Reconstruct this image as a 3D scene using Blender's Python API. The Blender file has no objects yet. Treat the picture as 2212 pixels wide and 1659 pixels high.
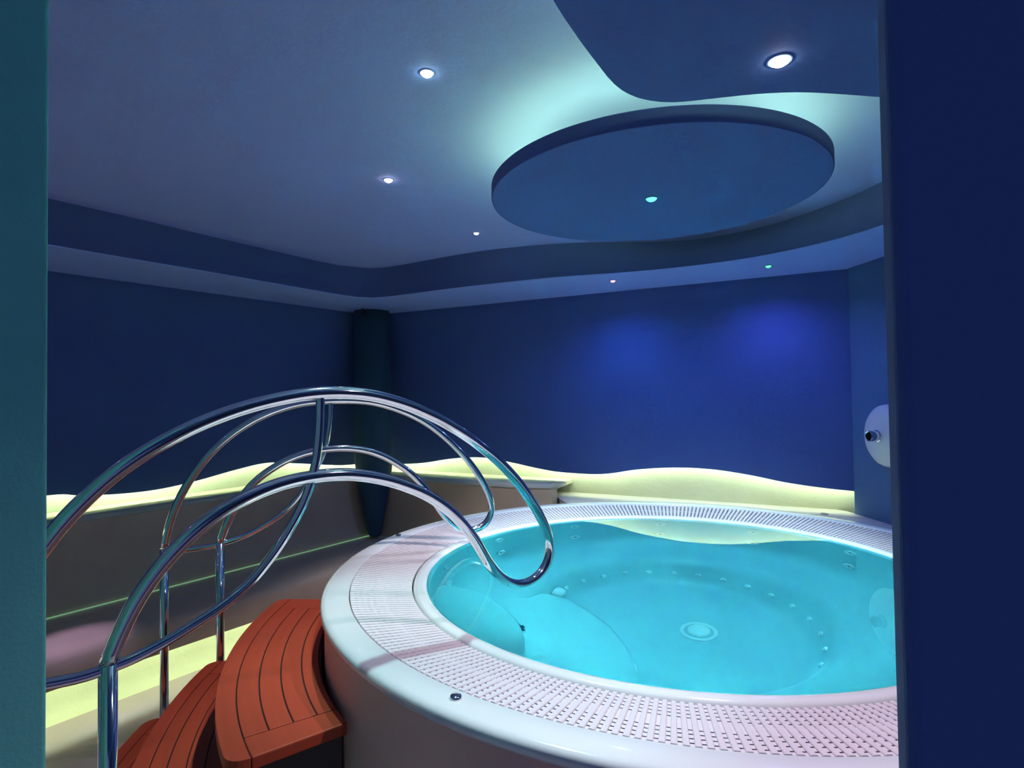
import bpy, bmesh, math, random
from mathutils import Vector, Matrix

random.seed(4)
scene = bpy.context.scene
COL = scene.collection
PI = math.pi

# ------------------------------------------------------------------ camera, world, exposure
CZ = 1.56                                   # eye height above the floor
H = 0.77                                    # eye height above the tub rim
cam_data = bpy.data.cameras.new('camera')
cam_data.sensor_width = 36.0
cam_data.lens = 1240.0 / 2212.0 * 36.0
cam_data.clip_start = 0.02
cam = bpy.data.objects.new('camera', cam_data)
COL.objects.link(cam)
_p, _r = math.radians(1.3), math.radians(0.8)
_Rp = Matrix(((1, 0, 0), (0, math.cos(_p), -math.sin(_p)), (0, math.sin(_p), math.cos(_p))))
_Rr = Matrix(((math.cos(_r), 0, math.sin(_r)), (0, 1, 0), (-math.sin(_r), 0, math.cos(_r))))
_R = _Rp @ _Rr
_right, _fwd, _up = _R @ Vector((1, 0, 0)), _R @ Vector((0, 1, 0)), _R @ Vector((0, 0, 1))
_M = Matrix((_right, _up, -_fwd)).transposed().to_4x4()
_M.translation = (0, 0, CZ)
cam.matrix_world = _M
scene.camera = cam

world = bpy.data.worlds.new('world')
scene.world = world
world.use_nodes = True
_bg = world.node_tree.nodes['Background']
_bg.inputs[0].default_value = (0.22, 0.24, 0.65, 1)     # dim blue spill of the corridor behind the doorway
_bg.inputs[1].default_value = 0.30

scene.view_settings.view_transform = 'Standard'
scene.view_settings.look = 'None'
scene.view_settings.gamma = 1.0
scene.view_settings.exposure = 0.0
scene.view_settings.use_curve_mapping = False
scene.cycles.max_bounces = 6
scene.cycles.diffuse_bounces = 3
scene.cycles.glossy_bounces = 4
scene.cycles.transmission_bounces = 4
scene.cycles.adaptive_threshold = 0.08
scene.cycles.sample_clamp_indirect = 0.0
scene.cycles.blur_glossy = 1.0

# ------------------------------------------------------------------ measured outlines (metres)
NEAR_LOOP = [(-0.212, -0.560), (-0.199, -0.495), (-0.180, -0.431), (-0.154, -0.370), (-0.121, -0.312), (-0.084, -0.257), (-0.041, -0.206), (0.007, -0.160), (0.060, -0.120), (0.117, -0.086), (0.177, -0.056), (0.238, -0.032), (0.302, -0.012), (0.367, 0.003), (0.433, 0.014), (0.499, 0.019), (0.566, 0.018), (0.632, 0.011), (0.697, -0.003), (0.761, -0.022), (0.823, -0.046), (0.884, -0.073), (0.943, -0.104), (1.001, -0.138), (1.057, -0.175), (1.111, -0.214), (1.162, -0.257), (1.210, -0.303), (1.255, -0.353), (1.296, -0.405), (1.333, -0.460), (1.363, -0.518), (1.373, -0.575), (1.354, -0.627), (1.308, -0.663), (1.248, -0.676), (1.187, -0.665), (1.133, -0.633), (1.088, -0.586), (1.050, -0.532), (1.013, -0.477), (0.971, -0.425), (0.925, -0.378), (0.873, -0.336), (0.817, -0.300), (0.757, -0.271), (0.695, -0.246), (0.631, -0.227), (0.566, -0.214), (0.500, -0.209), (0.434, -0.211), (0.368, -0.220), (0.304, -0.238), (0.243, -0.263), (0.186, -0.297), (0.136, -0.339), (0.091, -0.388), (0.053, -0.443), (0.024, -0.502), (-0.000, -0.564)]
FAR_LOOP = [(-0.226, -0.660), (-0.213, -0.592), (-0.195, -0.526), (-0.172, -0.461), (-0.143, -0.398), (-0.108, -0.338), (-0.069, -0.281), (-0.024, -0.228), (0.025, -0.180), (0.079, -0.137), (0.137, -0.099), (0.198, -0.068), (0.263, -0.042), (0.329, -0.023), (0.397, -0.011), (0.466, -0.006), (0.535, -0.004), (0.605, -0.006), (0.673, -0.012), (0.740, -0.025), (0.806, -0.045), (0.870, -0.070), (0.932, -0.100), (0.991, -0.135), (1.047, -0.176), (1.100, -0.221), (1.150, -0.269), (1.197, -0.320), (1.240, -0.374), (1.279, -0.431), (1.314, -0.491), (1.341, -0.553), (1.350, -0.614), (1.336, -0.670), (1.296, -0.709), (1.241, -0.724), (1.181, -0.714), (1.127, -0.682), (1.082, -0.635), (1.044, -0.579), (1.007, -0.521), (0.966, -0.465), (0.920, -0.414), (0.869, -0.369), (0.812, -0.329), (0.753, -0.295), (0.689, -0.269), (0.623, -0.253), (0.555, -0.246), (0.486, -0.247), (0.417, -0.255), (0.351, -0.271), (0.287, -0.296), (0.227, -0.330), (0.172, -0.370), (0.123, -0.418), (0.083, -0.473), (0.050, -0.533), (0.023, -0.596), (0.000, -0.661)]
NEAR_BRACE = [(0.481, 0.021), (0.480, -0.041), (0.478, -0.083), (0.474, -0.125), (0.468, -0.166), (0.458, -0.207), (0.445, -0.246), (0.429, -0.284), (0.408, -0.320), (0.385, -0.355), (0.360, -0.389), (0.333, -0.420), (0.304, -0.450), (0.272, -0.475), (0.236, -0.497), (0.199, -0.515), (0.161, -0.531), (0.122, -0.547), (0.082, -0.560), (0.042, -0.571), (0.001, -0.577), (-0.040, -0.580), (-0.082, -0.578), (-0.123, -0.573), (-0.164, -0.565), (-0.205, -0.555)]
FAR_BRACE = [(0.499, 0.013), (0.498, -0.052), (0.496, -0.098), (0.491, -0.143), (0.484, -0.188), (0.475, -0.232), (0.461, -0.274), (0.443, -0.315), (0.421, -0.355), (0.398, -0.394), (0.374, -0.432), (0.349, -0.470), (0.321, -0.505), (0.289, -0.536), (0.253, -0.563), (0.215, -0.588), (0.175, -0.610), (0.134, -0.629), (0.092, -0.645), (0.048, -0.658), (0.004, -0.668), (-0.041, -0.675), (-0.086, -0.678), (-0.131, -0.679), (-0.177, -0.678), (-0.222, -0.675)]
FASCIA = [(-2.362, 2.927), (-1.976, 3.471), (-1.410, 4.318), (-1.260, 4.532), (-1.131, 4.606), (-0.930, 4.537), (-0.352, 4.212), (0.307, 3.895), (0.695, 3.774), (1.026, 3.645), (1.385, 3.432), (1.666, 3.121), (1.820, 2.773)]
CANOPY = [(0.095, 1.153), (0.149, 1.258), (0.204, 1.355), (0.282, 1.480), (0.356, 1.544), (0.452, 1.570), (0.572, 1.550), (0.690, 1.530), (0.814, 1.528), (1.026, 1.558)]
WAVE_LEFT = [(-2.511, 1.003), (-2.361, 0.981), (-2.145, 0.958), (-1.903, 0.955), (-1.639, 0.983), (-1.341, 1.031), (-1.095, 1.056), (-0.827, 1.025), (-0.425, 0.968), (-0.208, 0.954)]
WAVE_BACK = [(0.396, 0.952), (0.620, 0.974), (0.836, 1.011), (1.010, 1.030), (1.152, 1.039), (1.303, 1.032), (1.525, 1.001), (1.737, 0.967), (1.941, 0.946), (2.276, 0.947), (2.565, 0.996), (2.842, 1.022), (3.099, 1.020), (3.345, 0.992), (3.576, 0.952), (3.797, 0.928), (3.980, 0.917)]
FASCIA_TOP = [(-2.332, 2.897), (-1.945, 3.500), (-1.412, 4.329), (-1.243, 4.479), (-1.116, 4.551), (-0.917, 4.483), (-0.272, 4.086), (0.090, 3.941), (0.403, 3.874), (0.811, 3.872), (1.240, 3.836), (1.585, 3.559), (1.783, 3.138), (1.846, 2.802)]

TC = Vector((0.945 * H, 3.472 * H, 0))      # centre of the tub
Z = lambda k: CZ + k * H                    # height from eye level in units of H
RIM_Z = Z(-1.0)
SOFFIT_Z, CEIL_Z, DISC_Z = Z(1.05), Z(1.35), Z(1.05)

# ------------------------------------------------------------------ helpers
def tag(o, label=None, cat=None, group=None, kind=None):
    if label: o['label'] = label
    if cat: o['category'] = cat
    if group: o['group'] = group
    if kind: o['kind'] = kind
    return o

def empty(name, loc=(0, 0, 0), rz=0.0):
    o = bpy.data.objects.new(name, None)
    o.empty_display_size = 0.05
    COL.objects.link(o)
    o.location = loc
    o.rotation_euler = (0, 0, rz)
    return o

def mesh_obj(name, verts, faces, mat, parent=None, smooth=True, origin=None):
    me = bpy.data.meshes.new(name)
    if origin is not None:
        ox = Vector(origin)
        verts = [Vector(v) - ox for v in verts]
    me.from_pydata([tuple(v) for v in verts], [], faces)
    me.validate()
    bm = bmesh.new(); bm.from_mesh(me)
    bmesh.ops.recalc_face_normals(bm, faces=bm.faces)
    bm.to_mesh(me); bm.free()
    if smooth:
        me.polygons.foreach_set('use_smooth', [True] * len(me.polygons))
    me.materials.append(mat)
    o = bpy.data.objects.new(name, me)
    COL.objects.link(o)
    if origin is not None:
        o.location = origin
    if parent is not None:
        o.parent = parent
        if origin is not None:
            o.location = Vector(origin) - Vector(parent.location) if abs(parent.rotation_euler.z) < 1e-9 else origin
        else:
            o.matrix_parent_inverse = Matrix.Translation(parent.location).inverted() if abs(parent.rotation_euler.z) < 1e-9 else Matrix()
    return o

def sharp(o, deg=35):
    """flat shade faces that meet at a sharp angle"""
    bm = bmesh.new(); bm.from_mesh(o.data)
    for e in bm.edges:
        if len(e.link_faces) == 2 and e.calc_face_angle(0) > math.radians(deg):
            e.smooth = False
    bm.to_mesh(o.data); bm.free()
    return o

def bevel(o, w, seg=2):
    m = o.modifiers.new('bevel', 'BEVEL')
    m.width = w; m.segments = seg; m.limit_method = 'ANGLE'; m.angle_limit = math.radians(50)
    return o

def prism(poly, z0, z1):
    n = len(poly)
    v = [(p[0], p[1], z0) for p in poly] + [(p[0], p[1], z1) for p in poly]
    f = [tuple(range(n - 1, -1, -1)), tuple(range(n, 2 * n))]
    f += [(i, (i + 1) % n, n + (i + 1) % n, n + i) for i in range(n)]
    return v, f

def lathe(profile, n=96, centre=(0, 0), close_top=False, close_bottom=False):
    v, f = [], []
    for (r, z) in profile:
        for i in range(n):
            a = 2 * PI * i / n
            v.append((centre[0] + r * math.cos(a), centre[1] + r * math.sin(a), z))
    for k in range(len(profile) - 1):
        for i in range(n):
            j = (i + 1) % n
            f.append((k * n + i, k * n + j, (k + 1) * n + j, (k + 1) * n + i))
    if close_bottom: f.append(tuple(range(n - 1, -1, -1)))
    if close_top: f.append(tuple(range((len(profile) - 1) * n, len(profile) * n)))
    return v, f

def tube(pts, rad, n=12, caps=True):
    pts = [Vector(p) for p in pts]
    rads = rad if isinstance(rad, (list, tuple)) else [rad] * len(pts)
    v, f = [], []
    t = (pts[1] - pts[0]).normalized()
    ref = Vector((0, 0, 1)) if abs(t.z) < 0.9 else Vector((1, 0, 0))
    nrm = (ref - t * ref.dot(t)).normalized()
    for i, p in enumerate(pts):
        a = pts[max(i - 1, 0)]; b = pts[min(i + 1, len(pts) - 1)]
        t = (b - a).normalized()
        nrm = (nrm - t * nrm.dot(t)).normalized()
        bn = t.cross(nrm)
        for k in range(n):
            w = 2 * PI * k / n
            v.append(p + (nrm * math.cos(w) + bn * math.sin(w)) * rads[i])
    for i in range(len(pts) - 1):
        for k in range(n):
            j = (k + 1) % n
            f.append((i * n + k, i * n + j, (i + 1) * n + j, (i + 1) * n + k))
    if caps:
        f.append(tuple(range(n - 1, -1, -1)))
        m = (len(pts) - 1) * n
        f.append(tuple(range(m, m + n)))
    return v, f

def catmull(P, n=8):
    P = [Vector(p) for p in P]
    Q = [2 * P[0] - P[1]] + P + [2 * P[-1] - P[-2]]
    out = []
    for i in range(1, len(Q) - 2):
        a, b, c, d = Q[i - 1:i + 3]
        for k in range(n):
            t = k / n
            out.append(0.5 * (2 * b + (c - a) * t + (2 * a - 5 * b + 4 * c - d) * t * t + (3 * b - a - 3 * c + d) * t ** 3))
    out.append(P[-1])
    return out

def resample(P, n):
    P = [Vector(p) for p in P]
    L = [0.0]
    for a, b in zip(P, P[1:]): L.append(L[-1] + (b - a).length)
    out, k = [], 0
    for i in range(n):
        s = L[-1] * i / (n - 1)
        while k < len(P) - 2 and L[k + 1] < s: k += 1
        t = (s - L[k]) / max(L[k + 1] - L[k], 1e-9)
        out.append(P[k].lerp(P[k + 1], min(max(t, 0), 1)))
    return out

def merge(parts):
    V, F = [], []
    for v, f in parts:
        o = len(V); V += list(v); F += [tuple(i + o for i in q) for q in f]
    return V, F

def interp(tab, s):
    if s <= tab[0][0]: return tab[0][1]
    for (a, za), (b, zb) in zip(tab, tab[1:]):
        if s <= b:
            return za + (zb - za) * (s - a) / (b - a)
    return tab[-1][1]

def boxvf(c, ex, ey, ez):
    """box centred at c with half axes ex, ey, ez (vectors)"""
    c, ex, ey, ez = Vector(c), Vector(ex), Vector(ey), Vector(ez)
    v = [c + ex * a + ey * b + ez * d for d in (-1, 1) for b in (-1, 1) for a in (-1, 1)]
    f = [(0, 2, 3, 1), (4, 5, 7, 6), (0, 1, 5, 4), (2, 6, 7, 3), (0, 4, 6, 2), (1, 3, 7, 5)]
    return v, f

# ------------------------------------------------------------------ materials
def base_mat(name):
    m = bpy.data.materials.new(name)
    m.use_nodes = True
    return m, m.node_tree, m.node_tree.nodes['Principled BSDF']

def plaster(name, col, var=0.12, scale=3.0, rough=0.7, bump=0.25, bscale=60.0, spec=0.3):
    m, nt, b = base_mat(name)
    N, Lk = nt.nodes, nt.links
    tc = N.new('ShaderNodeTexCoord')
    nz = N.new('ShaderNodeTexNoise'); nz.inputs['Scale'].default_value = scale; nz.inputs['Detail'].default_value = 6
    Lk.new(tc.outputs['Object'], nz.inputs['Vector'])
    mx = N.new('ShaderNodeMix'); mx.data_type = 'RGBA'
    mx.inputs[6].default_value = tuple(c * (1 - var) for c in col) + (1,)
    mx.inputs[7].default_value = tuple(min(1, c * (1 + var)) for c in col) + (1,)
    Lk.new(nz.outputs['Fac'], mx.inputs[0])
    Lk.new(mx.outputs[2], b.inputs['Base Color'])
    n2 = N.new('ShaderNodeTexNoise'); n2.inputs['Scale'].default_value = bscale; n2.inputs['Detail'].default_value = 4
    Lk.new(tc.outputs['Object'], n2.inputs['Vector'])
    bp = N.new('ShaderNodeBump'); bp.inputs['Strength'].default_value = bump; bp.inputs['Distance'].default_value = 0.004
    Lk.new(n2.outputs['Fac'], bp.inputs['Height'])
    Lk.new(bp.outputs['Normal'], b.inputs['Normal'])
    b.inputs['Roughness'].default_value = rough
    b.inputs['Specular IOR Level'].default_value = spec
    return m

def plain(name, col, rough=0.5, metal=0.0, spec=0.5, coat=0.0):
    m, nt, b = base_mat(name)
    N, Lk = nt.nodes, nt.links
    b.inputs['Base Color'].default_value = tuple(col) + (1,)
    b.inputs['Metallic'].default_value = metal
    b.inputs['Specular IOR Level'].default_value = spec
    b.inputs['Coat Weight'].default_value = coat
    b.inputs['Coat Roughness'].default_value = 0.05
    tc = N.new('ShaderNodeTexCoord')
    nz = N.new('ShaderNodeTexNoise'); nz.inputs['Scale'].default_value = 25
    Lk.new(tc.outputs['Object'], nz.inputs['Vector'])
    mr = N.new('ShaderNodeMapRange')
    mr.inputs['To Min'].default_value = rough * 0.85; mr.inputs['To Max'].default_value = rough * 1.15
    Lk.new(nz.outputs['Fac'], mr.inputs['Value'])
    Lk.new(mr.outputs['Result'], b.inputs['Roughness'])
    return m

def emit(name, col, strength):
    m = bpy.data.materials.new(name)
    m.use_nodes = True
    nt = m.node_tree; nt.nodes.clear()
    o = nt.nodes.new('ShaderNodeOutputMaterial'); e = nt.nodes.new('ShaderNodeEmission')
    e.inputs[0].default_value = tuple(col) + (1,); e.inputs[1].default_value = strength
    nt.links.new(e.outputs[0], o.inputs[0])
    return m

def wood(name, col):
    m, nt, b = base_mat(name)
    N, Lk = nt.nodes, nt.links
    tc = N.new('ShaderNodeTexCoord')
    # grain that follows the curve of the treads round the tub: texture laid out in polar coordinates
    sep = N.new('ShaderNodeSeparateXYZ'); Lk.new(tc.outputs['Object'], sep.inputs[0])
    def math_node(op, a, bb=None):
        q = N.new('ShaderNodeMath'); q.operation = op
        for i, s in enumerate((a, bb)):
            if s is None: continue
            if isinstance(s, float): q.inputs[i].default_value = s
            else: Lk.new(s, q.inputs[i])
        return q.outputs[0]
    xx = math_node('MULTIPLY', sep.outputs[0], sep.outputs[0]); yy = math_node('MULTIPLY', sep.outputs[1], sep.outputs[1])
    rad = math_node('SQRT', math_node('ADD', xx, yy))
    ang = math_node('ARCTAN2', sep.outputs[1], math_node('MULTIPLY', sep.outputs[0], -1.0))
    cmb = N.new('ShaderNodeCombineXYZ')
    Lk.new(math_node('MULTIPLY', rad, 60.0), cmb.inputs[0]); Lk.new(math_node('MULTIPLY', ang, 5.0), cmb.inputs[1]); Lk.new(sep.outputs[2], cmb.inputs[2])
    nz = N.new('ShaderNodeTexNoise'); nz.inputs['Scale'].default_value = 1.0; nz.inputs['Detail'].default_value = 8; nz.inputs['Roughness'].default_value = 0.6
    Lk.new(cmb.outputs[0], nz.inputs['Vector'])
    n2 = N.new('ShaderNodeTexNoise'); n2.inputs['Scale'].default_value = 5.0
    Lk.new(tc.outputs['Object'], n2.inputs['Vector'])
    ad = math_node('ADD', math_node('MULTIPLY', nz.outputs['Fac'], 0.7), math_node('MULTIPLY', n2.outputs['Fac'], 0.3))
    mx = N.new('ShaderNodeMix'); mx.data_type = 'RGBA'
    mx.inputs[6].default_value = tuple(c * 0.72 for c in col) + (1,); mx.inputs[7].default_value = tuple(c * 1.25 for c in col) + (1,)
    Lk.new(ad, mx.inputs[0]); Lk.new(mx.outputs[2], b.inputs['Base Color'])
    b.inputs['Roughness'].default_value = 0.5
    b.inputs['Specular IOR Level'].default_value = 0.35
    return m

def water_mat():
    m = bpy.data.materials.new('tub water')
    m.use_nodes = True
    nt = m.node_tree; nt.nodes.clear(); N, Lk = nt.nodes, nt.links
    out = N.new('ShaderNodeOutputMaterial'); mix = N.new('ShaderNodeMixShader')
    rf = N.new('ShaderNodeBsdfRefraction'); rf.inputs['Color'].default_value = WATER_TINT + (1,)
    rf.inputs['IOR'].default_value = 1.33; rf.inputs['Roughness'].default_value = 0.0
    gl = N.new('ShaderNodeBsdfGlossy'); gl.inputs['Roughness'].default_value = 0.0; gl.inputs['Color'].default_value = (1, 1, 1, 1)
    fr = N.new('ShaderNodeFresnel'); fr.inputs['IOR'].default_value = 1.33
    tc = N.new('ShaderNodeTexCoord')
    nz = N.new('ShaderNodeTexNoise'); nz.inputs['Scale'].default_value = 2.2; nz.inputs['Detail'].default_value = 2
    Lk.new(tc.outputs['Object'], nz.inputs['Vector'])
    bp = N.new('ShaderNodeBump'); bp.inputs['Strength'].default_value = 0.06; bp.inputs['Distance'].default_value = 0.01
    Lk.new(nz.outputs['Fac'], bp.inputs['Height'])
    for s in (rf, gl, fr): Lk.new(bp.outputs['Normal'], s.inputs['Normal'])
    Lk.new(fr.outputs[0], mix.inputs[0]); Lk.new(rf.outputs[0], mix.inputs[1]); Lk.new(gl.outputs[0], mix.inputs[2])
    Lk.new(mix.outputs[0], out.inputs[0])
    return m

WATER_TINT = (0.44, 0.97, 1.0)
M_WALL = plaster('navy wall paint', (0.08, 0.14, 0.40), 0.08, 1.6, 0.75, 0.2, 90)
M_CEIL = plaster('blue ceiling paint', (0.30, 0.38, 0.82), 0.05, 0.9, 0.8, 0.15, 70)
M_UNDER_LIT = plaster('soffit underside lit from below', (0.30, 0.42, 0.95), 0.05, 1.2, 0.8, 0.15, 70)  # bounce light from below is put into this brighter underside colour
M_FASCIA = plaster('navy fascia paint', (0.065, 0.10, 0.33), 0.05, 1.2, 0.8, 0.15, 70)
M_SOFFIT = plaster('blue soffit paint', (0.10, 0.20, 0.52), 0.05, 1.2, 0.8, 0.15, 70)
M_DOOR = plaster('navy door wall paint', (0.12, 0.24, 0.46), 0.06, 2.0, 0.8, 0.25, 160)
M_DOOR_LIT = plaster('door wall paint lit teal', (0.21, 0.86, 0.70), 0.08, 2.0, 0.8, 0.25, 160)  # teal cast of the mint light, put into the left wall's colour
M_RIGHT = plaster('blue side wall paint', (0.08, 0.17, 0.34), 0.06, 2.0, 0.75, 0.3, 90)
M_CREAM = plaster('cream plaster', (0.60, 0.60, 0.48), 0.12, 4.0, 0.75, 0.5, 35)
M_BENCH = plaster('smooth brown plaster', (0.70, 0.52, 0.37), 0.18, 2.5, 0.55, 0.3, 30)
M_SKIRT = plaster('mauve brown plaster', (0.86, 0.53, 0.45), 0.15, 4.0, 0.7, 0.4, 40)
M_FLOOR = plaster('grey brown screed', (0.40, 0.32, 0.36), 0.12, 2.0, 0.6, 0.3, 30)
M_DECK = plaster('pale deck plaster', (0.66, 0.60, 0.58), 0.08, 4.0, 0.6, 0.3, 40)
M_COLUMN = plaster('dark teal paint', (0.045, 0.105, 0.16), 0.08, 2.0, 0.6, 0.2, 60)
M_GEL = plain('white gelcoat', (0.80, 0.86, 0.89), 0.14, 0, 0.5, 0.4)
M_BASIN = plain('aqua gelcoat', (0.34, 0.55, 0.61), 0.3, 0, 0.5, 0.0)
M_SLAT = plain('white plastic grate', (0.76, 0.72, 0.77), 0.45)
M_CHROME = plain('polished steel', (0.80, 0.80, 0.82), 0.07, 1.0)
M_CHANNEL_SHADE = plain('dark channel shade', (0.10, 0.10, 0.12), 0.5)  # white channel in shadow: its shade is put into this dark colour
M_DARK = plain('dark hole', (0.01, 0.01, 0.012), 0.6)
M_WHITE = plain('white enamel', (0.72, 0.74, 0.76), 0.3)
M_TEAK = wood('red stained teak', (0.45, 0.062, 0.026))
M_CAULK = plain('black caulking', (0.012, 0.010, 0.012), 0.6)
M_RISER = plain('dark timber support', (0.09, 0.07, 0.065), 0.7)
M_WATER = water_mat()
LED_WARM = emit('warm green led strip', (0.80, 1.0, 0.56), 38.0)
LED_FLOOR = emit('yellow green led strip', (0.68, 1.0, 0.62), 42.0)
LED_GREEN = emit('green led strip', (0.40, 0.85, 0.50), 0.35)
LED_MINT = emit('mint led strip', (0.62, 1.0, 0.38), 44.0)

LED_CANOPY = emit('pale mint led strip', (0.66, 1.0, 0.44), 16.0)

# ------------------------------------------------------------------ room shell
C0 = Vector((-1.3411, 5.5300))              # inner corner of the left and back walls
UL = Vector((0.58736, 0.80932)); NL = Vector((UL.y, -UL.x))       # left wall: direction towards the corner, inward normal
UB = Vector((0.89398, -0.44811)); NB = Vector((UB.y, -UB.x))      # back wall: direction away from the corner, inward normal
RIGHT = [Vector((2.205, 3.73)), Vector((2.300, 2.60)), Vector((2.32, -1.3))]
def on_left(s, o, z): p = C0 + UL * s + NL * o; return Vector((p.x, p.y, z))
def on_back(s, o, z): p = C0 + UB * s + NB * o; return Vector((p.x, p.y, z))

v, f = prism([(-5.2, -1.6), (3.2, -1.6), (3.2, 6.6), (-5.2, 6.6)], -0.1, 0.0)
tag(mesh_obj('floor', v, f, M_FLOOR, smooth=False), kind='structure')
v, f = prism([(-5.2, -1.6), (3.2, -1.6), (3.2, 6.6), (-5.2, 6.6)], CEIL_Z, CEIL_Z + 0.12)
tag(mesh_obj('ceiling', v, f, M_CEIL, smooth=False), kind='structure')

WL = [(-5.4, 0.985), (-5.0, 1.02), (-4.6, 1.04), (-4.2, 1.02), (-3.8, 0.975), (-3.4, 0.955), (-2.95, 0.985)] + WAVE_LEFT + [(0.0, 0.95)]
WB = [(-0.05, 0.95), (0.15, 0.948)] + WAVE_BACK + [(4.05, 0.915)]
wl = [(q.x, q.y) for q in catmull([(a, b, 0) for a, b in WL], 6)]
wb = [(q.x, q.y) for q in catmull([(a, b, 0) for a, b in WB], 6)]

def wave_panel(name, wave, at, th):
    v, f = [], []
    for s, z in wave:
        v += [at(s, 0, z), at(s, 0, CEIL_Z), at(s, -th, CEIL_Z), at(s, -th, z)]
    for i in range(len(wave) - 1):
        a, b = 4 * i, 4 * i + 4
        for k in range(4):
            j = (k + 1) % 4
            f.append((a + k, b + k, b + j, a + j))
    n = 4 * (len(wave) - 1)
    f += [(0, 1, 2, 3), (n + 3, n + 2, n + 1, n)]
    o = mesh_obj(name, v, f, M_WALL)
    sharp(o, 40)
    return tag(o, kind='structure')
wave_panel('wall_left', wl, on_left, 0.02)
wave_panel('wall_back', wb, on_back, 0.02)

# cream plaster behind the hanging wave edge (the lit recess)
def recess(name, at, s0, s1, top):
    d = 0.10
    v = [at(s0, -d, 0.0), at(s1, -d, 0.0), at(s1, -d, top), at(s0, -d, top), at(s1, -0.02, top), at(s0, -0.02, top),
         at(s0, -d - 0.05, 0.0), at(s1, -d - 0.05, 0.0), at(s1, -d - 0.05, top + 0.04), at(s0, -d - 0.05, top + 0.04), at(s1, -0.02, top + 0.04), at(s0, -0.02, top + 0.04)]
    f = [(0, 1, 2, 3), (3, 2, 4, 5), (6, 9, 8, 7), (9, 11, 10, 8), (5, 4, 10, 11), (0, 6, 7, 1), (0, 3, 9, 6), (1, 7, 8, 2), (3, 5, 11, 9), (2, 8, 10, 4)]
    return tag(mesh_obj(name, v, f, M_CREAM, smooth=False), kind='structure')
rl = recess('wall_left_recess', on_left, -5.4, 0.12, 1.14)
rb = recess('wall_back_recess', on_back, -0.12, 4.05, 1.14)

def led_run(name, pts, rad, mat, parent, label=None):
    v, f = tube(pts, rad, 6)
    o = mesh_obj(name, v, f, mat, parent)
    if label: o['label'] = label
    return o
led_run('led_strip', [on_left(s, -0.035, z + 0.022) for s, z in wl[::2]], 0.006, LED_WARM, rl)
led_run('led_strip', [on_back(s, -0.035, z + 0.022) for s, z in wb[::2]], 0.006, LED_WARM, rb)

# right wall
poly = [tuple(p) for p in RIGHT] + [(2.5, -1.3), (2.5, 3.9)]
v, f = prism(poly, 0, CEIL_Z)
tag(mesh_obj('wall_right', v, f, M_RIGHT, smooth=False), kind='structure')

# doorway the picture is taken through: thin walls either side
DE = Vector((0.866, -0.5)); DD = Vector((0.5, 0.866))
lf = Vector((-0.628, 0.778)); rf_ = Vector((0.197, 0.3015)); T = 0.06
left_poly = [lf, lf - DE * 0.34, Vector((-1.45, 0.82)), Vector((-4.9, 0.6)), Vector((-4.9, 0.5)), Vector((-1.45, 0.70)), lf - DE * 0.34 - DD * T * 1.3, lf - DD * T]
right_poly = [rf_, rf_ - DD * T, rf_ - DD * T + DE * 2.6, rf_ + DE * 2.6]
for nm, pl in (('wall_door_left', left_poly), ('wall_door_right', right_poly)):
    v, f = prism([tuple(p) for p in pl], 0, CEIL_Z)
    o = mesh_obj(nm, v, f, M_DOOR_LIT if nm == 'wall_door_left' else M_DOOR, smooth=False)
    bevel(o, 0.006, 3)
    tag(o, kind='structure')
v, f = prism([tuple(p) for p in (lf, lf - DD * T, rf_ - DD * T, rf_)], 2.32, CEIL_Z)
tag(mesh_obj('wall_door_lintel', v, f, M_DOOR, smooth=False), kind='structure')

# dropped soffit round the walls with a rolling curved face
fb_ = [(-4.55, -0.25, 0)] + [(a, b, 0) for a, b in FASCIA] + [(1.90, 2.3, 0), (1.93, 1.2, 0), (1.95, -1.2, 0)]
ft_ = [(-4.50, -0.25, 0)] + [(a, b, 0) for a, b in FASCIA_TOP] + [(1.90, 2.3, 0), (1.93, 1.2, 0), (1.95, -1.2, 0)]
fb_ = resample(catmull(fb_, 10), 110); ft_ = resample(catmull(ft_, 10), 110)
outer = [(2.36, -1.2), (2.36, 2.6), (2.26, 3.79)] + [tuple(C0 + UB * s - NB * 0.01) for s in (3.2, 2.2, 1.2, 0.4)] + [tuple(C0 + (UL - UB) * 0.02)] + [tuple(C0 - UL * s - NL * 0.01) for s in (0.8, 2, 3.4, 5, 6.2)]
outer = [Vector((a, b, 0)) for a, b in outer][::-1]
outer = resample(outer, 110)
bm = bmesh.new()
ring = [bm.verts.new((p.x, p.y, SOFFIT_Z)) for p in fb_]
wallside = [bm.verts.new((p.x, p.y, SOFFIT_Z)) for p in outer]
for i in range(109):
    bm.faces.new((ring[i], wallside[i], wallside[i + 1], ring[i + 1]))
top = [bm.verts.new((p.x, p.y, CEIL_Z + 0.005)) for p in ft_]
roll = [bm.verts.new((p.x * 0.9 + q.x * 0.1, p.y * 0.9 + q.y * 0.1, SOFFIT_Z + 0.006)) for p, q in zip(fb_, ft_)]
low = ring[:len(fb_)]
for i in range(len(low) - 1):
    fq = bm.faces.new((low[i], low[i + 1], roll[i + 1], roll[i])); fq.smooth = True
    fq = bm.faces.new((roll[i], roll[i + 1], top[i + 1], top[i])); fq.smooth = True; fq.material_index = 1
me = bpy.data.meshes.new('trim_1'); bm.to_mesh(me); bm.free(); me.materials.append(M_UNDER_LIT); me.materials.append(M_FASCIA)
o = bpy.data.objects.new('trim_1', me); COL.objects.link(o); tag(o, kind='structure'); sharp(o, 30)

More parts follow.
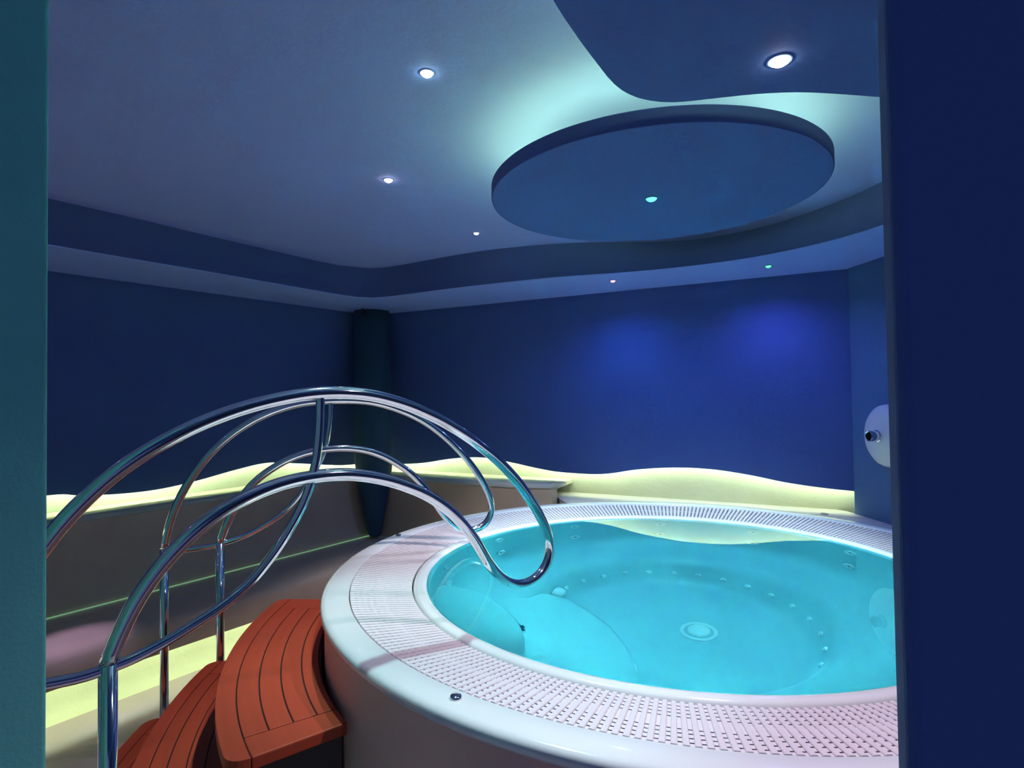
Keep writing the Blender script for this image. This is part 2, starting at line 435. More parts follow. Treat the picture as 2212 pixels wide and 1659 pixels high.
# lowered wavy canopy over the entrance
cp = [(-0.05, 0.8, 0), (0.03, 1.0, 0)] + [(a, b, 0) for a, b in CANOPY] + [(1.4, 1.62, 0), (1.94, 1.7, 0)]
cp = resample(catmull(cp, 8), 70)
poly = [(p.x, p.y) for p in cp] + [(1.96, -1.2), (0.1, -1.3), (-0.2, 0.5)]
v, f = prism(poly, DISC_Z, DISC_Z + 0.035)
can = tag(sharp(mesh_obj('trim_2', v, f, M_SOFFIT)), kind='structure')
cps = [Vector((p.x, p.y)) for p in cp]
edge = []
for i in range(1, len(cps) - 1):
    t_ = (cps[i + 1] - cps[i - 1]).normalized()
    edge.append((cps[i].x + t_.y * 0.10, cps[i].y - t_.x * 0.10, DISC_Z + 0.045))
led_run('led_strip', edge[::2], 0.006, LED_CANOPY, can)

# ------------------------------------------------------------------ round ceiling disc with hidden light ring
DC = Vector((0.722 * 1.05 * H, 2.896 * 1.05 * H)); DR = 0.8125 * 1.05 * H
disc = empty('ceiling_disc', (DC.x, DC.y, DISC_Z))
tag(disc, 'large round dark blue ceiling disc hung under the ceiling above the tub', 'ceiling panel')
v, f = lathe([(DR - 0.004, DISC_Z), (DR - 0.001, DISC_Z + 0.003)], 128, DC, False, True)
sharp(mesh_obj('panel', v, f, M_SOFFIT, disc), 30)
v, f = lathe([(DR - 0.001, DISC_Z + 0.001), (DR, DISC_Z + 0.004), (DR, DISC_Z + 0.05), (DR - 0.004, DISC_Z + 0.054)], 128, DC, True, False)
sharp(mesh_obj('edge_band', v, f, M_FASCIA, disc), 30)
v, f = tube([(DC.x + 0.83 * DR * math.cos(2 * PI * i / 96), DC.y + 0.83 * DR * math.sin(2 * PI * i / 96), DISC_Z + 0.064) for i in range(97)], 0.007, 6, False)
mesh_obj('led_strip', v, f, LED_MINT, disc)
for i in range(4):
    a = PI / 4 + i * PI / 2
    v, f = lathe([(0.012, DISC_Z + 0.05), (0.012, CEIL_Z)], 10, (DC.x + 0.30 * DR * math.cos(a), DC.y + 0.30 * DR * math.sin(a)))
    mesh_obj('hanger', v, f, M_SOFFIT, disc)

# ------------------------------------------------------------------ recessed downlights
def spot(name, loc, col, power, size, blend=0.5, soft=0.02, aim=None, parent=None):
    L = bpy.data.lights.new(name, 'SPOT')
    L.color = col; L.energy = power; L.spot_size = math.radians(size); L.spot_blend = blend; L.shadow_soft_size = soft
    o = bpy.data.objects.new(name, L)
    COL.objects.link(o)
    if parent is not None:
        o.parent = parent
        o.location = Vector(loc) - Vector(parent.location)
    else:
        o.location = loc
    if aim is not None:
        d = (Vector(aim) - Vector(loc)).normalized()
        o.rotation_euler = d.to_track_quat('-Z', 'Y').to_euler()
    return o

def downlight(x, y, z, label, lens_col, lens_strength, r, light_col, power, size=80, blend=0.6, aim=None):
    t = empty('recessed_downlight', (x, y, z))
    tag(t, label, 'ceiling light', 'recessed ceiling spotlights')
    v, f = lathe([(r * 1.0, z - 0.001), (r * 1.05, z - 0.003), (r * 1.3, z - 0.002), (r * 1.35, z + 0.001)], 28, (x, y))
    mesh_obj('trim_ring', v, f, M_CEIL if z == CEIL_Z else M_SOFFIT, t)
    v, f = lathe([(r, z - 0.001), (r * 0.9, z - 0.006), (r * 0.6, z - 0.011), (r * 0.25, z - 0.0135), (0.0005, z - 0.014)], 24, (x, y))
    mesh_obj('lens', v, f, emit('lens ' + label, lens_col, lens_strength), t)
    spot('spotlight', (x, y, z - 0.02), light_col, power, size, blend, 0.02, aim, t)
    return t

ceil_l = [(-0.258, 1.811), (-0.573, 2.701), (-0.212, 3.602)]
downlight(*ceil_l[0], CEIL_Z, 'cyan white recessed spotlight in the high ceiling nearest the lowered canopy', (0.65, 1.0, 0.95), 30, 0.019, (0.55, 1.0, 0.95), 80, 62)
downlight(*ceil_l[1], CEIL_Z, 'warm white recessed spotlight in the high ceiling above the far handrail', (1.0, 0.90, 0.85), 30, 0.019, (1.0, 0.86, 0.84), 75, 62)
downlight(*ceil_l[2], CEIL_Z, 'violet white recessed spotlight in the high ceiling near the soffit corner', (0.85, 0.60, 1.0), 4, 0.017, (0.80, 0.85, 1.0), 60, 66)
downlight(0.661, 1.376, DISC_Z, 'bright warm white spotlight in the lowered wavy canopy', (1.0, 0.93, 0.85), 30, 0.024, (1.0, 0.80, 0.92), 85, 128, 1.0)
downlight(DC.x, DC.y, DISC_Z, 'green tinted spotlight at the centre of the round ceiling disc', (0.12, 1.0, 0.45), 2.2, 0.022, (0.72, 0.98, 1.0), 285, 76, 0.45, aim=(TC.x + 0.03, TC.y + 0.22, 0.70))
downlight(0.719, 4.017, SOFFIT_Z, 'pink spotlight in the soffit along the back wall', (1.0, 0.42, 0.45), 2.5, 0.018, (0.10, 0.25, 1.0), 20, 150, 1.0)
downlight(1.634, 3.618, SOFFIT_Z, 'green spotlight in the soffit beside the side wall corner', (0.10, 1.0, 0.30), 2.2, 0.018, (0.20, 0.22, 1.0), 20, 150, 1.0)
downlight(-2.35, 1.75, CEIL_Z, 'unseen violet spotlight added to throw a patch on the bench end', (0.75, 0.65, 1.0), 30, 0.019, (0.66, 0.52, 1.0), 140, 12, 0.9, aim=(-2.15, 2.84, 0.36))  # lamp added out of view for the violet patch on the bench
downlight(-3.05, 1.45, CEIL_Z, 'unseen violet spotlight added to tint the ceiling by its bounce', (0.75, 0.65, 1.0), 30, 0.019, (0.62, 0.50, 1.0), 230, 54, 0.6)  # added out of view, floor bounce turns the left ceiling violet

# ------------------------------------------------------------------ built-in bench along the left wall and round the corner
bench = empty('built_in_bench', (on_left(-2.0, 0.6, 0).x, on_left(-2.0, 0.6, 0).y, 0))
tag(bench, 'long smooth plaster bench built in along the navy wall behind the handrails', 'bench')
def corner(oL, oB, z):
    # where the line parallel to the left wall meets the line parallel to the back wall
    a = NL.x, NL.y, C0.dot(NL) + oL
    b = NB.x, NB.y, C0.dot(NB) + oB
    d = a[0] * b[1] - a[1] * b[0]
    return Vector(((a[2] * b[1] - a[1] * b[2]) / d, (a[0] * b[2] - a[2] * b[0]) / d, z))
S_END = 1.99
def sweep(name, secL, secB, mat, s0=-5.0, back=True, parent=bench):
    rows = []
    seg = 26
    for k in range(seg + 1):
        row = []
        for (oL, z), (oB, zb) in zip(secL, secB):
            c = corner(oL, oB, z)
            st = on_left(s0, oL, z)
            row.append(st.lerp(c, k / seg))
        rows.append(row)
    if back:
        for k in range(1, 11):
            row = []
            for (oL, z), (oB, zb) in zip(secL, secB):
                c = corner(oL, oB, z)
                e = on_back(S_END, oB, zb)
                w_ = c.lerp(e, k / 10)
                if k >= 9 and oB > 0.2: w_ -= Vector((NB.x, NB.y, 0)) * (0.02 if k == 9 else 0.07)
                row.append(w_)
            rows.append(row)
    n = len(secL)
    v = [p for row in rows for p in row]
    f = [(i * n + k, i * n + k + 1, (i + 1) * n + k + 1, (i + 1) * n + k) for i in range(len(rows) - 1) for k in range(n - 1)]
    m = (len(rows) - 1) * n
    f += [tuple(range(n)), tuple(range(m + n - 1, m - 1, -1))]
    o = mesh_obj(name, v, f, mat, parent)
    sharp(o, 50)
    return o
ZL = Z(-0.6 / 0.7)                           # ledge height
led_secL = [(-0.10, ZL - 0.02), (-0.02, ZL - 0.022), (0.16, ZL - 0.018), (0.24, ZL - 0.006), (0.28, ZL + 0.002), (0.305, ZL), (0.318, ZL - 0.012), (0.322, ZL - 0.03), (0.30, ZL - 0.05), (-0.10, ZL - 0.05)]
led_secB = [(-0.10, ZL - 0.02), (-0.02, ZL - 0.022), (0.22, ZL - 0.018), (0.33, ZL - 0.006), (0.37, ZL + 0.002), (0.395, ZL), (0.408, ZL - 0.012), (0.412, ZL - 0.03), (0.39, ZL - 0.05), (-0.10, ZL - 0.05)]
sweep('ledge', led_secL, led_secB, M_CREAM)
bk_L = [(0.25, ZL - 0.03), (0.318, ZL - 0.03), (0.326, ZL - 0.07), (0.355, ZL - 0.18), (0.40, ZL - 0.32), (0.44, ZL - 0.42), (0.47, ZL - 0.495), (0.47, 0.30), (0.25, 0.30)]
bk_B = [(0.30, ZL - 0.03), (0.404, ZL - 0.03), (0.408, ZL - 0.07), (0.415, ZL - 0.18), (0.425, ZL - 0.32), (0.435, ZL - 0.42), (0.445, ZL - 0.495), (0.445, 0.30), (0.30, 0.30)]
sweep('backrest', bk_L, bk_B, M_BENCH)
seat_o = [(0.44, 0.36), (0.44, 0.402), (0.475, 0.404), (0.55, 0.392), (0.75, 0.396), (0.93, 0.405), (1.0, 0.40), (1.03, 0.385), (1.045, 0.355), (1.045, 0.25), (1.04, 0.24), (1.028, 0.24), (1.022, 0.25), (1.018, 0.31), (0.44, 0.31)]
sweep('seat', seat_o, [(0.43, z) for _, z in seat_o], M_BENCH, back=False)
pl_o = [(0.60, 0.31), (0.79, 0.31), (0.79, 0.08), (0.80, 0.04), (0.825, 0.012), (0.86, 0.0), (0.60, 0.0)]
sweep('plinth', pl_o, [(0.42, z) for _, z in pl_o], M_CREAM, back=False)
led_run('led_strip', [on_left(-5.0 + 0.2 * k, 1.003, 0.298) for k in range(23)], 0.006, LED_FLOOR, bench)
led_run('led_strip', [on_left(-3.2 + 0.2 * k, 0.482, 0.408) for k in range(15)], 0.004, LED_GREEN, bench)

# ------------------------------------------------------------------ tapered corner column
cx, cy = -1.165, 4.83
col_prof = [(0.0005, 0.408), (0.035, 0.412), (0.055, 0.43), (0.07, 0.50), (0.095, 0.64), (0.125, 0.78), (0.148, 0.90), (0.158, 1.02), (0.160, 1.30), (0.160, SOFFIT_Z)]
v, f = lathe(col_prof, 48, (cx, cy), True)
lean = Vector((-0.125, 0.47, 0)) / (SOFFIT_Z - 0.41)          # the column leans back into the corner
v = [Vector(p) + lean * (p[2] - 0.41) for p in v]
tag(mesh_obj('corner_column', v, f, M_COLUMN, origin=(cx, cy, 0.41)), 'dark teal corner column tapering to a point on the bench seat', 'column')
cx, cy = cx - 0.11, cy + 0.44
hk = empty('hook', (cx - 0.045, cy - 0.155, SOFFIT_Z)); tag(hk, 'tiny black hook under the soffit at the column', 'hook')
v, f = tube([(cx - 0.05, cy - 0.16, SOFFIT_Z + 0.002), (cx - 0.045, cy - 0.165, SOFFIT_Z - 0.02), (cx - 0.03, cy - 0.17, SOFFIT_Z - 0.035), (cx - 0.028, cy - 0.165, SOFFIT_Z - 0.075)], 0.008, 8)
mesh_obj('shank', v, f, M_DARK, hk)
v, f = tube([(cx - 0.028, cy - 0.17, SOFFIT_Z - 0.035), (cx - 0.012, cy - 0.17, SOFFIT_Z - 0.02)], 0.006, 8)
mesh_obj('prong', v, f, M_DARK, hk)

# ------------------------------------------------------------------ tub
def prof(P): return [(r * H, Z(z)) for r, z in P]
tub = empty('whirlpool_tub', (TC.x, TC.y, 0))
tag(tub, 'large round white whirlpool tub with slatted overflow rim', 'whirlpool tub')
shell = prof([(1.975, -1.06), (1.99, -1.055), (2.002, -1.04), (2.004, -1.02), (1.996, -1.006), (1.975, -1.0), (1.875, -1.0), (1.867, -1.004), (1.865, -1.012),
              (1.864, -1.10), (1.535, -1.12), (1.533, -1.06), (1.528, -1.046), (1.515, -1.036), (1.495, -1.033), (1.475, -1.037), (1.458, -1.05), (1.445, -1.068), (1.436, -1.10),
              (1.425, -1.20), (1.412, -1.50), (1.40, -1.58), (1.37, -1.65), (1.325, -1.69), (1.27, -1.70), (0.95, -1.703), (0.895, -1.715), (0.86, -1.75), (0.835, -1.80),
              (0.795, -1.90), (0.765, -1.96), (0.73, -1.99), (0.69, -2.0), (0.35, -2.006), (0.0007, -2.01)])
k_ = 19
v, f = lathe(shell[:k_], 180, TC)
sharp(mesh_obj('rim', v, f, M_GEL, tub), 60)
v, f = lathe(shell[k_ - 1:], 180, TC)
mesh_obj('basin', v, f, M_BASIN, tub)
v, f = lathe([(1.985 * H, 0.0), (1.985 * H, 0.3), (1.985 * H, Z(-1.056)), (1.90 * H, Z(-1.056))], 120, TC)
sharp(mesh_obj('skirt', v, f, M_SKIRT, tub), 60)

# steps moulded inside the basin
def inner_step(name, pts, z, zb):
    pts = [TC.xy + Vector(p) * H for p in pts]
    v, f = prism([tuple(p) for p in pts], Z(zb), Z(z))
    o = mesh_obj(name, v, f, M_BASIN, tub)
    bevel(o, 0.02, 4)
    return o
fr1 = [(-1.385, 0.10), (-1.295, 0.06), (-1.23, 0.02), (-1.165, -0.03), (-1.105, -0.10), (-1.06, -0.18), (-1.01, -0.27), (-0.96, -0.37), (-0.93, -0.45), (-0.91, -0.57), (-0.90, -0.68), (-0.91, -0.80), (-0.95, -0.99)]
fr1 = [(q.x, q.y) for q in resample(catmull([(a, b, 0) for a, b in fr1], 6), 30)]
arc1 = [(1.425 * math.cos(math.radians(a)), 1.425 * math.sin(math.radians(a))) for a in range(226, 175, -4)]
inner_step('entry_step', fr1 + arc1, -1.35, -1.72)
fr2 = [(-0.86, 0.18), (-0.77, 0.25), (-0.67, 0.20), (-0.60, 0.13), (-0.535, 0.02), (-0.475, -0.09), (-0.42, -0.21), (-0.39, -0.33), (-0.37, -0.44), (-0.36, -0.57), (-0.37, -0.70), (-0.39, -0.82), (-0.45, -0.95)]
fr2 = [(q.x, q.y) for q in resample(catmull([(a, b, 0) for a, b in fr2], 6), 30)]
arc2 = [(1.15 * math.cos(math.radians(a)), 1.15 * math.sin(math.radians(a))) for a in range(245, 170, -6)]
inner_step('entry_step', fr2 + arc2, -1.66, -2.0)

def radial(ang, r, z):
    a = math.radians(ang)
    return Vector((TC.x + r * H * math.cos(a), TC.y + r * H * math.sin(a), Z(z))), Vector((-math.cos(a), -math.sin(a), 0))

def oriented_lathe(profile, loc, axis, n=20):
    """profile (radius, height) turned about axis at loc"""
    axis = Vector(axis).normalized()
    q = axis.to_track_quat('Z', 'Y').to_matrix()
    v, f = lathe(profile, n)
    return [Vector(loc) + q @ Vector(p) for p in v], f

for ang in (138.2, 108.2, 78.4, 48.8, 19.0, 168.0, 348.0):
    for z, r in ((-1.22, 1.424), (-1.53, 1.410)):
        p, ax = radial(ang, r, z)
        v, f = oriented_lathe([(0.036, -0.002), (0.036, 0.006), (0.030, 0.012), (0.022, 0.010), (0.018, 0.004)], p, ax)
        j = mesh_obj('jet', v, f, M_WHITE, tub)
        v, f = oriented_lathe([(0.019, 0.003), (0.010, 0.007), (0.009, 0.002)], p, ax)
        mesh_obj('jet_nozzle', v, f, M_WHITE, j).matrix_parent_inverse = Matrix()
        v, f = oriented_lathe([(0.009, 0.0035), (0.0003, 0.0035)], p, ax, 10)
        mesh_obj('jet_hole', v, f, M_DARK, j).matrix_parent_inverse = Matrix()
for ang in (137.4, 124.8, 112.0, 99.2, 86.8, 74.2, 61.7, 49.1, 36.5, 23.6, 10.4, 357.3, 344.3, 331.6, 319.0):
    p, ax = radial(ang, 0.803, -1.88)
    ax = (ax * 0.95 + Vector((0, 0, 0.35))).normalized()
    v, f = oriented_lathe([(0.017, -0.004), (0.017, 0.004), (0.013, 0.009), (0.006, 0.010), (0.004, 0.006), (0.0003, 0.006)], p, ax, 16)
    mesh_obj('air_nozzle', v, f, M_WHITE, tub)
p, ax = radial(145.0, 0.800, -1.87)
v, f = oriented_lathe([(0.048, -0.01), (0.046, 0.012), (0.036, 0.028), (0.018, 0.038), (0.0004, 0.040)], p, ax, 24)
mesh_obj('lamp_dome', v, f, M_WHITE, tub)['label'] = 'white half dome on the wall of the well'
dc = TC + Vector((0.15 * H, -0.01 * H, 0))
dz = Z(-2.006)
v, f = lathe([(0.085, dz - 0.001), (0.085, dz + 0.004), (0.078, dz + 0.007), (0.070, dz + 0.004), (0.066, dz + 0.001)], 40, dc)
dr = mesh_obj('drain', v, f, M_WHITE, tub)
v, f = lathe([(0.052, dz + 0.001), (0.052, dz + 0.014), (0.046, dz + 0.019), (0.0005, dz + 0.021)], 40, dc)
mesh_obj('drain_cap', v, f, M_WHITE, dr).matrix_parent_inverse = Matrix()
# chrome grab trim on the first step riser and a jet on the second
p = TC + Vector((-0.932 * H, -0.41 * H, 0)); ax = Vector((0.93, 0.36, 0)).normalized(); sd = Vector((-ax.y, ax.x, 0))
v, f = merge([boxvf(Vector((p.x, p.y, Z(-1.50))) + ax * 0.012, sd * 0.035, ax * 0.008, Vector((0, 0, 0.010))), boxvf(Vector((p.x, p.y, Z(-1.50))) + ax * 0.02, sd * 0.012, ax * 0.008, Vector((0, 0, 0.014)))])
mesh_obj('step_trim', v, f, M_CHROME, tub, smooth=False)['label'] = 'small chrome trim on the underwater step'
p, ax = TC + Vector((-0.366 * H, -0.56 * H, 0)), Vector((1, 0.1, 0))
v, f = oriented_lathe([(0.034, -0.002), (0.034, 0.008), (0.026, 0.014), (0.012, 0.012), (0.0004, 0.012)], (p.x, p.y, Z(-1.78)), ax, 24)
mesh_obj('step_jet', v, f, M_WHITE, tub)
# chrome push buttons on the rim
for ang, r in ((233.3, 1.918), (157.6, 1.935)):
    p, _ = radial(ang, r, -1.0)
    v, f = lathe([(0.0155, p.z - 0.001), (0.0155, p.z + 0.006), (0.013, p.z + 0.009), (0.0003, p.z + 0.0095)], 24, p.xy)
    mesh_obj('push_button', v, f, M_CHROME, tub)

# overflow grate: one plastic slat after another round the tub
NS = 340
ri, ro = 1.537 * H, 1.862 * H
zi, zo = Z(-1.046) - Z(0), Z(-1.004) - Z(0)
def slat_mesh():
    parts = []
    def zat(r): return CZ + zi + (zo - zi) * (r - ri) / (ro - ri)
    def quad_bar(r0, r1, w0, w1, top, th):
        # bar along +x from r0 to r1 with half widths w0, w1
        v = []
        for r, w in ((r0, w0), (r1, w1)):
            z = zat(r) + top
            v += [(r, -w, z - th), (r, w, z - th), (r, w, z - 0.002), (r, w - 0.002, z), (r, -w + 0.002, z), (r, -w, z - 0.002)]
        f = [(k, (k + 1) % 6, 6 + (k + 1) % 6, 6 + k) for k in range(6)] + [(5, 4, 3, 2, 1, 0), (6, 7, 8, 9, 10, 11)]
        return v, f
    pin, pout = 2 * PI * ri / NS, 2 * PI * ro / NS
    parts.append(quad_bar(ri + 0.001, ro - 0.001, pin * 0.30, pout * 0.30, 0.0, 0.012))
    # little bridges to the next slat, set lower, with drain holes between them
    n = 11
    for k in range(n):
        t = (k + 0.5) / n
        r = ri + (ro - ri) * t
        p = pin + (pout - pin) * t
        w = 0.0114 if k == 5 else 0.0068
        z = zat(r) - 0.0045
        y0, y1 = p * 0.29, p * 0.71
        v = [(r - w, y0, z), (r + w, y0, z), (r + w, y1, z), (r - w, y1, z), (r - w, y0, z - 0.006), (r + w, y0, z - 0.006), (r + w, y1, z - 0.006), (r - w, y1, z - 0.006)]
        parts.append((v, [(0, 1, 2, 3), (4, 5, 1, 0), (2, 6, 7, 3)]))
    return merge(parts)
sv, sf = slat_mesh()
slat0 = bpy.data.meshes.new('slat'); slat0.from_pydata([tuple(p) for p in sv], [], sf); slat0.materials.append(M_SLAT)
rest = []
for i in range(NS):
    a = 2 * PI * (i + 0.5) / NS
    deg = math.degrees(a)
    if deg > 322.0 or deg < 4.5:                  # stretch hidden behind the door wall
        ca, sa = math.cos(a), math.sin(a)
        rest.append(([(x * ca - y * sa, x * sa + y * ca, z) for x, y, z in sv], sf))
    else:
        o = bpy.data.objects.new('slat', slat0); COL.objects.link(o)
        o.parent = tub; o.rotation_euler = (0, 0, a)
v, f = merge(rest)
me = bpy.data.meshes.new('slat_run'); me.from_pydata([tuple(p) for p in v], [], f); me.materials.append(M_SLAT)
o = bpy.data.objects.new('slat_run', me); COL.objects.link(o); o.parent = tub; o['kind'] = 'stuff'

v, f = lathe(prof([(1.8625, -1.02), (1.8625, -1.09), (1.538, -1.105), (1.538, -1.062)]), 120, TC)  # dark ring laid in the channel as the shade under the slats
mesh_obj('channel_shade', v, f, M_CHANNEL_SHADE, tub)

# water
v, f = [], []
NR, NA = 14, 96
for k in range(NR + 1):
    r = 1.462 * H * k / NR
    for i in range(NA):
        v.append((TC.x + max(r, 0.0005) * math.cos(2 * PI * i / NA), TC.y + max(r, 0.0005) * math.sin(2 * PI * i / NA), Z(-1.05)))
for k in range(NR):
    for i in range(NA):
        j = (i + 1) % NA
        f.append((k * NA + i, k * NA + j, (k + 1) * NA + j, (k + 1) * NA + i))
me = bpy.data.meshes.new('tub_water'); me.from_pydata([(a - TC.x, b - TC.y, c - Z(-1.05)) for a, b, c in v], [], [q[::-1] for q in f])
bm = bmesh.new(); bm.from_mesh(me)
for q in bm.faces:
    q.normal_update()
    if q.normal.z < 0: q.normal_flip()
    q.smooth = True
bm.to_mesh(me); bm.free(); me.materials.append(M_WATER)
wat = bpy.data.objects.new('tub_water', me); COL.objects.link(wat); wat.location = (TC.x, TC.y, Z(-1.05))
tag(wat, 'still clear turquoise water filling the round tub to its lip', 'water')

# ------------------------------------------------------------------ raised deck between tub and walls
DZ = Z(-0.715 / 0.7)
inner, outer_ = [], []
def ray_wall(a):
    d = Vector((math.cos(a), math.sin(a)))
    best = 9
    den = d.dot(NB)
    if den < -1e-6: best = min(best, (C0.dot(NB) - 0.10 - TC.xy.dot(NB)) / den)
    for A_, B_ in ((RIGHT[0] + (RIGHT[0] - RIGHT[1]) * 0.2, RIGHT[1]), (RIGHT[1], RIGHT[2])):
        e = B_ - A_; n = Vector((e.y, -e.x)).normalized()
        den = d.dot(n)
        if abs(den) > 1e-6:
            t = (A_.dot(n) - TC.xy.dot(n)) / den
            if t > 0: best = min(best, t + 0.01)
    return max(best, 1.99 * H)
k = -12
while k < 126:
    a = math.radians(k)
    d = Vector((math.cos(a), math.sin(a)))
    t = ray_wall(a)
    q = TC.xy + d * t
    s = (q - C0).dot(UB)
    if s < S_END - 0.28 and k > 60: break
    inner.append(TC.xy + d * 1.98 * H); outer_.append(q)
    k += 2
n = len(inner)
v = [(p.x, p.y, DZ) for p in inner] + [(p.x, p.y, DZ) for p in outer_] + [(p.x, p.y, DZ - 0.08) for p in inner] + [(p.x, p.y, DZ - 0.08) for p in outer_]
f = [(i, i + 1, n + i + 1, n + i) for i in range(n - 1)] + [(2 * n + i, 3 * n + i, 3 * n + i + 1, 2 * n + i + 1) for i in range(n - 1)]
f += [(0, n, 3 * n, 2 * n), (n - 1, 3 * n - 1, 4 * n - 1, 2 * n - 1)]
f += [(i, 2 * n + i, 2 * n + i + 1, i + 1) for i in range(n - 1)] + [(n + i, n + i + 1, 3 * n + i + 1, 3 * n + i) for i in range(n - 1)]
tag(sharp(mesh_obj('deck', v, f, M_DECK), 40), kind='structure')
# plaster wall that carries the deck behind the tub
p = on_back(3.80, 0.10, DZ)
v, f = tube([(p.x + 0.022 * math.cos(2 * PI * i / 24), p.y + 0.022 * math.sin(2 * PI * i / 24), DZ + 0.0025) for i in range(25)], 0.003, 6, False)
tag(mesh_obj('rubber_ring', v, f, M_CREAM, origin=(p.x, p.y, DZ)), 'small thin pale ring lying on the deck near the side wall', 'ring')

# ------------------------------------------------------------------ white dome with spout on the side wall
yc = 3.42
u_ = (RIGHT[1] - RIGHT[0]).normalized(); nr = Vector((u_.y, -u_.x))
if nr.x > 0: nr = -nr
t = (yc - RIGHT[0].y) / u_.y
wp = RIGHT[0] + u_ * t
wp = Vector((wp.x, wp.y, CZ - 0.262)); n3 = Vector((nr.x, nr.y, 0))
ds = empty('wall_spout', wp); tag(ds, 'round white dome with a chrome pipe outlet on the blue side wall', 'wall spout')
v, f = oriented_lathe([(0.188, 0.0), (0.186, 0.010), (0.172, 0.024), (0.140, 0.040), (0.095, 0.053), (0.050, 0.060), (0.026, 0.062)], wp, n3, 56)
mesh_obj('dome', v, f, M_WHITE, ds)
v, f = oriented_lathe([(0.036, 0.058), (0.036, 0.072), (0.031, 0.074), (0.031, 0.122), (0.029, 0.125), (0.025, 0.122), (0.025, 0.075)], wp, n3, 32)
pp = sharp(mesh_obj('pipe', v, f, M_CHROME, ds), 40)
v, f = oriented_lathe([(0.0255, 0.078), (0.0003, 0.078)], wp, n3, 24)
mesh_obj('pipe_bore', v, f, M_DARK, pp).matrix_parent_inverse = Matrix()

# ------------------------------------------------------------------ curved wooden steps
steps = empty('wooden_steps', (TC.x, TC.y, 0))
tag(steps, 'curved red brown wooden steps with dark caulk lines leading up to the tub', 'steps')
def sector(r0, r1, a0, a1, z0, z1, n=26, rc=0.0, gap=0.0):
    """ring sector about the tub centre; rc rounds the two outer corners; gap trims all sides"""
    r0 = r0 * H + gap; r1 = r1 * H - gap
    a0 = math.radians(a0) + gap / r1; a1 = math.radians(a1) - gap / r1
    rc = rc * H
    out_, in_ = [], []
    steps_ = [i / n for i in range(n + 1)]
    if rc > 0:
        e = rc / (r1 * (a1 - a0))
        steps_ = sorted(set([e * (1 - math.cos(PI / 2 * i / 6)) for i in range(7)] + [1 - e * (1 - math.cos(PI / 2 * i / 6)) for i in range(7)] + [s for s in steps_ if e < s < 1 - e]))
    for s in steps_:
        a = a0 + (a1 - a0) * s
        d = min(s, 1 - s) * (a1 - a0) * r1
        rr = r1
        if rc > 0 and d < rc: rr = r1 - rc + math.sqrt(max(rc * rc - (rc - d) ** 2, 0))
        rr = max(rr, r0 + 0.002)
        out_.append((rr * math.cos(a), rr * math.sin(a))); in_.append((r0 * math.cos(a), r0 * math.sin(a)))
    poly = out_ + in_[::-1]
    n_ = len(out_)
    v = [(x, y, z0) for x, y in out_] + [(x, y, z0) for x, y in in_] + [(x, y, z1) for x, y in out_] + [(x, y, z1) for x, y in in_]
    f = []
    m = 2 * n_
    for i in range(n_ - 1):
        f += [(i, n_ + i, n_ + i + 1, i + 1), (m + i, m + i + 1, m + n_ + i + 1, m + n_ + i), (i, i + 1, m + i + 1, m + i), (n_ + i, m + n_ + i, m + n_ + i + 1, n_ + i + 1)]
    f += [(0, m, m + n_, n_), (n_ - 1, 2 * n_ - 1, m + 2 * n_ - 1, m + n_ - 1)]
    return v, f

def part_local(name, vf, mat, parent):
    me = bpy.data.meshes.new(name)
    me.from_pydata([tuple(p) for p in vf[0]], [], vf[1]); me.materials.append(mat)
    bm = bmesh.new(); bm.from_mesh(me); bmesh.ops.recalc_face_normals(bm, faces=bm.faces); bm.to_mesh(me); bm.free()
    o = bpy.data.objects.new(name, me); COL.objects.link(o); o.parent = parent
    return o

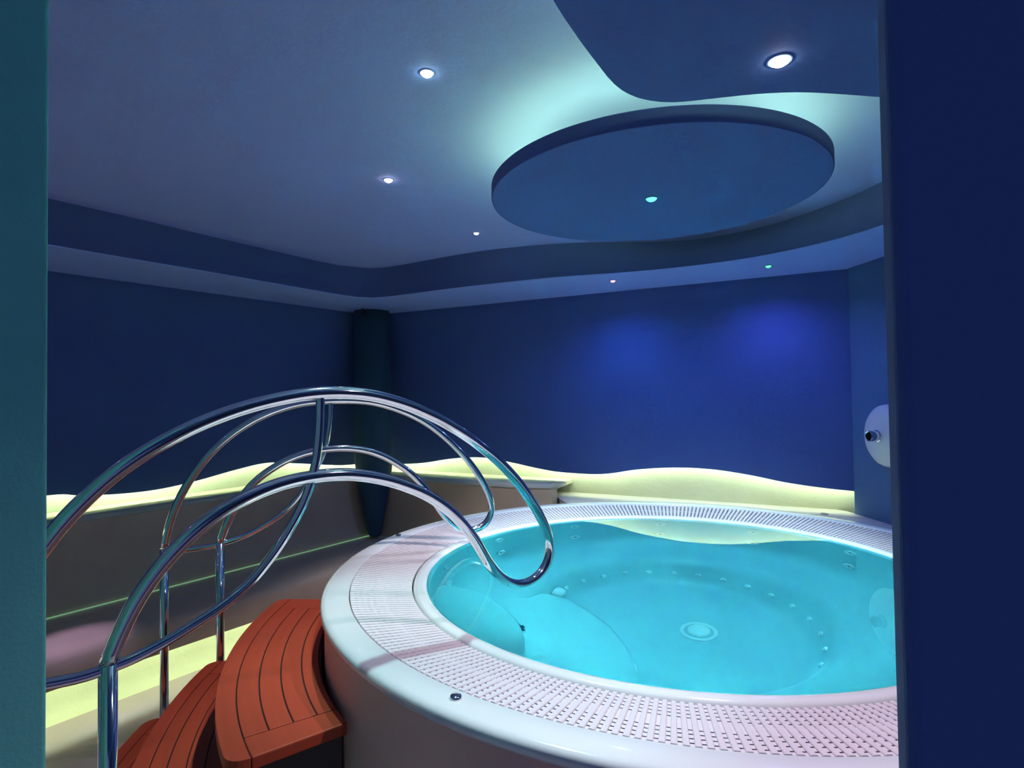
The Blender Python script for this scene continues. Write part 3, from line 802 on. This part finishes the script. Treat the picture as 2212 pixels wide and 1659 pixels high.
G = 0.0021
def tread(cuts, a0, a1, e0, e1, z, z_below, r_in):
    """cuts: radii of the plank joints from inside to the outer edge"""
    zt = Z(z)
    base = part_local('tread', sector(cuts[0] + 0.006, cuts[-1] - 0.008, a0 + 0.2, a1 - 0.2, zt - 0.036, zt - 0.004, 26, 0.065), M_CAULK, steps)
    for r0, r1 in zip(cuts[:-2], cuts[1:-1]):
        bevel(part_local('plank', sector(r0, r1, a0 + e0, a1 - e1, zt - 0.030, zt, 26, 0, G), M_TEAK, base), 0.0015, 1)
    bevel(part_local('plank', sector(cuts[-2], cuts[-1], a0, a1, zt - 0.036, zt, 30, 0.070, G * 0.7), M_TEAK, base), 0.008, 3)
    bevel(part_local('end_board', sector(cuts[0], cuts[-2], a0, a0 + e0, zt - 0.036, zt, 4, 0, G * 0.5), M_TEAK, base), 0.004, 2)
    bevel(part_local('end_board', sector(cuts[0], cuts[-2], a1 - e1, a1, zt - 0.036, zt, 4, 0, G * 0.5), M_TEAK, base), 0.004, 2)
    part_local('riser', sector(r_in, cuts[-1] - 0.07, a0 + 3.0, a1 - 3.0, z_below, zt - 0.036, 20, 0), M_RISER, steps)
tread([2.012, 2.09, 2.18, 2.27, 2.36, 2.44], 175.8, 217.4, 4.0, 3.6, -1.25, 0.0, 2.0)
tread([2.385, 2.48, 2.555, 2.63, 2.70, 2.77], 180.1, 219.0, 3.6, 3.4, -1.55, 0.0, 2.36)
tread([2.71, 2.78, 2.85, 2.92, 2.985, 3.05], 183.0, 220.5, 3.2, 3.2, -1.80, 0.0, 2.69)

# ------------------------------------------------------------------ looping chrome handrails
TUBE, THIN = 0.0180, 0.0120
def handrail(origin, th, loop, brace, label):
    u = Vector((math.cos(th), math.sin(th), 0))
    at = lambda s, z: Vector((origin[0], origin[1], CZ)) + u * s + Vector((0, 0, z))
    root = empty('handrail', (origin[0], origin[1], 0))
    tag(root, label, 'handrail', 'looped steel handrails of the tub steps')
    P = catmull([at(s, z) for s, z in loop], 3)
    v, f = tube(P, TUBE, 20)
    mesh_obj('rail_loop', v, f, M_CHROME, root)
    v, f = tube(catmull([at(s, z) for s, z in brace], 3), THIN, 16)
    mesh_obj('brace', v, f, M_CHROME, root)
    for s, z in (loop[0], loop[-1]):
        b = at(s, z)
        v, f = tube([(b.x, b.y, 0.004), (b.x, b.y, b.z * 0.5), (b.x, b.y, b.z - 0.004)], TUBE, 20)
        pst = mesh_obj('post', v, f, M_CHROME, root)
        v, f = lathe([(TUBE + 0.001, 0.014), (0.030, 0.012), (0.042, 0.006), (0.044, 0.0)], 28, b.xy)
        mesh_obj('foot_flange', v, f, M_CHROME, pst).matrix_parent_inverse = Matrix()
    return root
handrail((-0.886, 1.260), math.radians(42), NEAR_LOOP, NEAR_BRACE, 'looping polished steel handrail on the door side of the wooden steps')
handrail((-1.376, 2.700), math.radians(22), FAR_LOOP, FAR_BRACE, 'looping polished steel handrail on the bench side of the wooden steps')
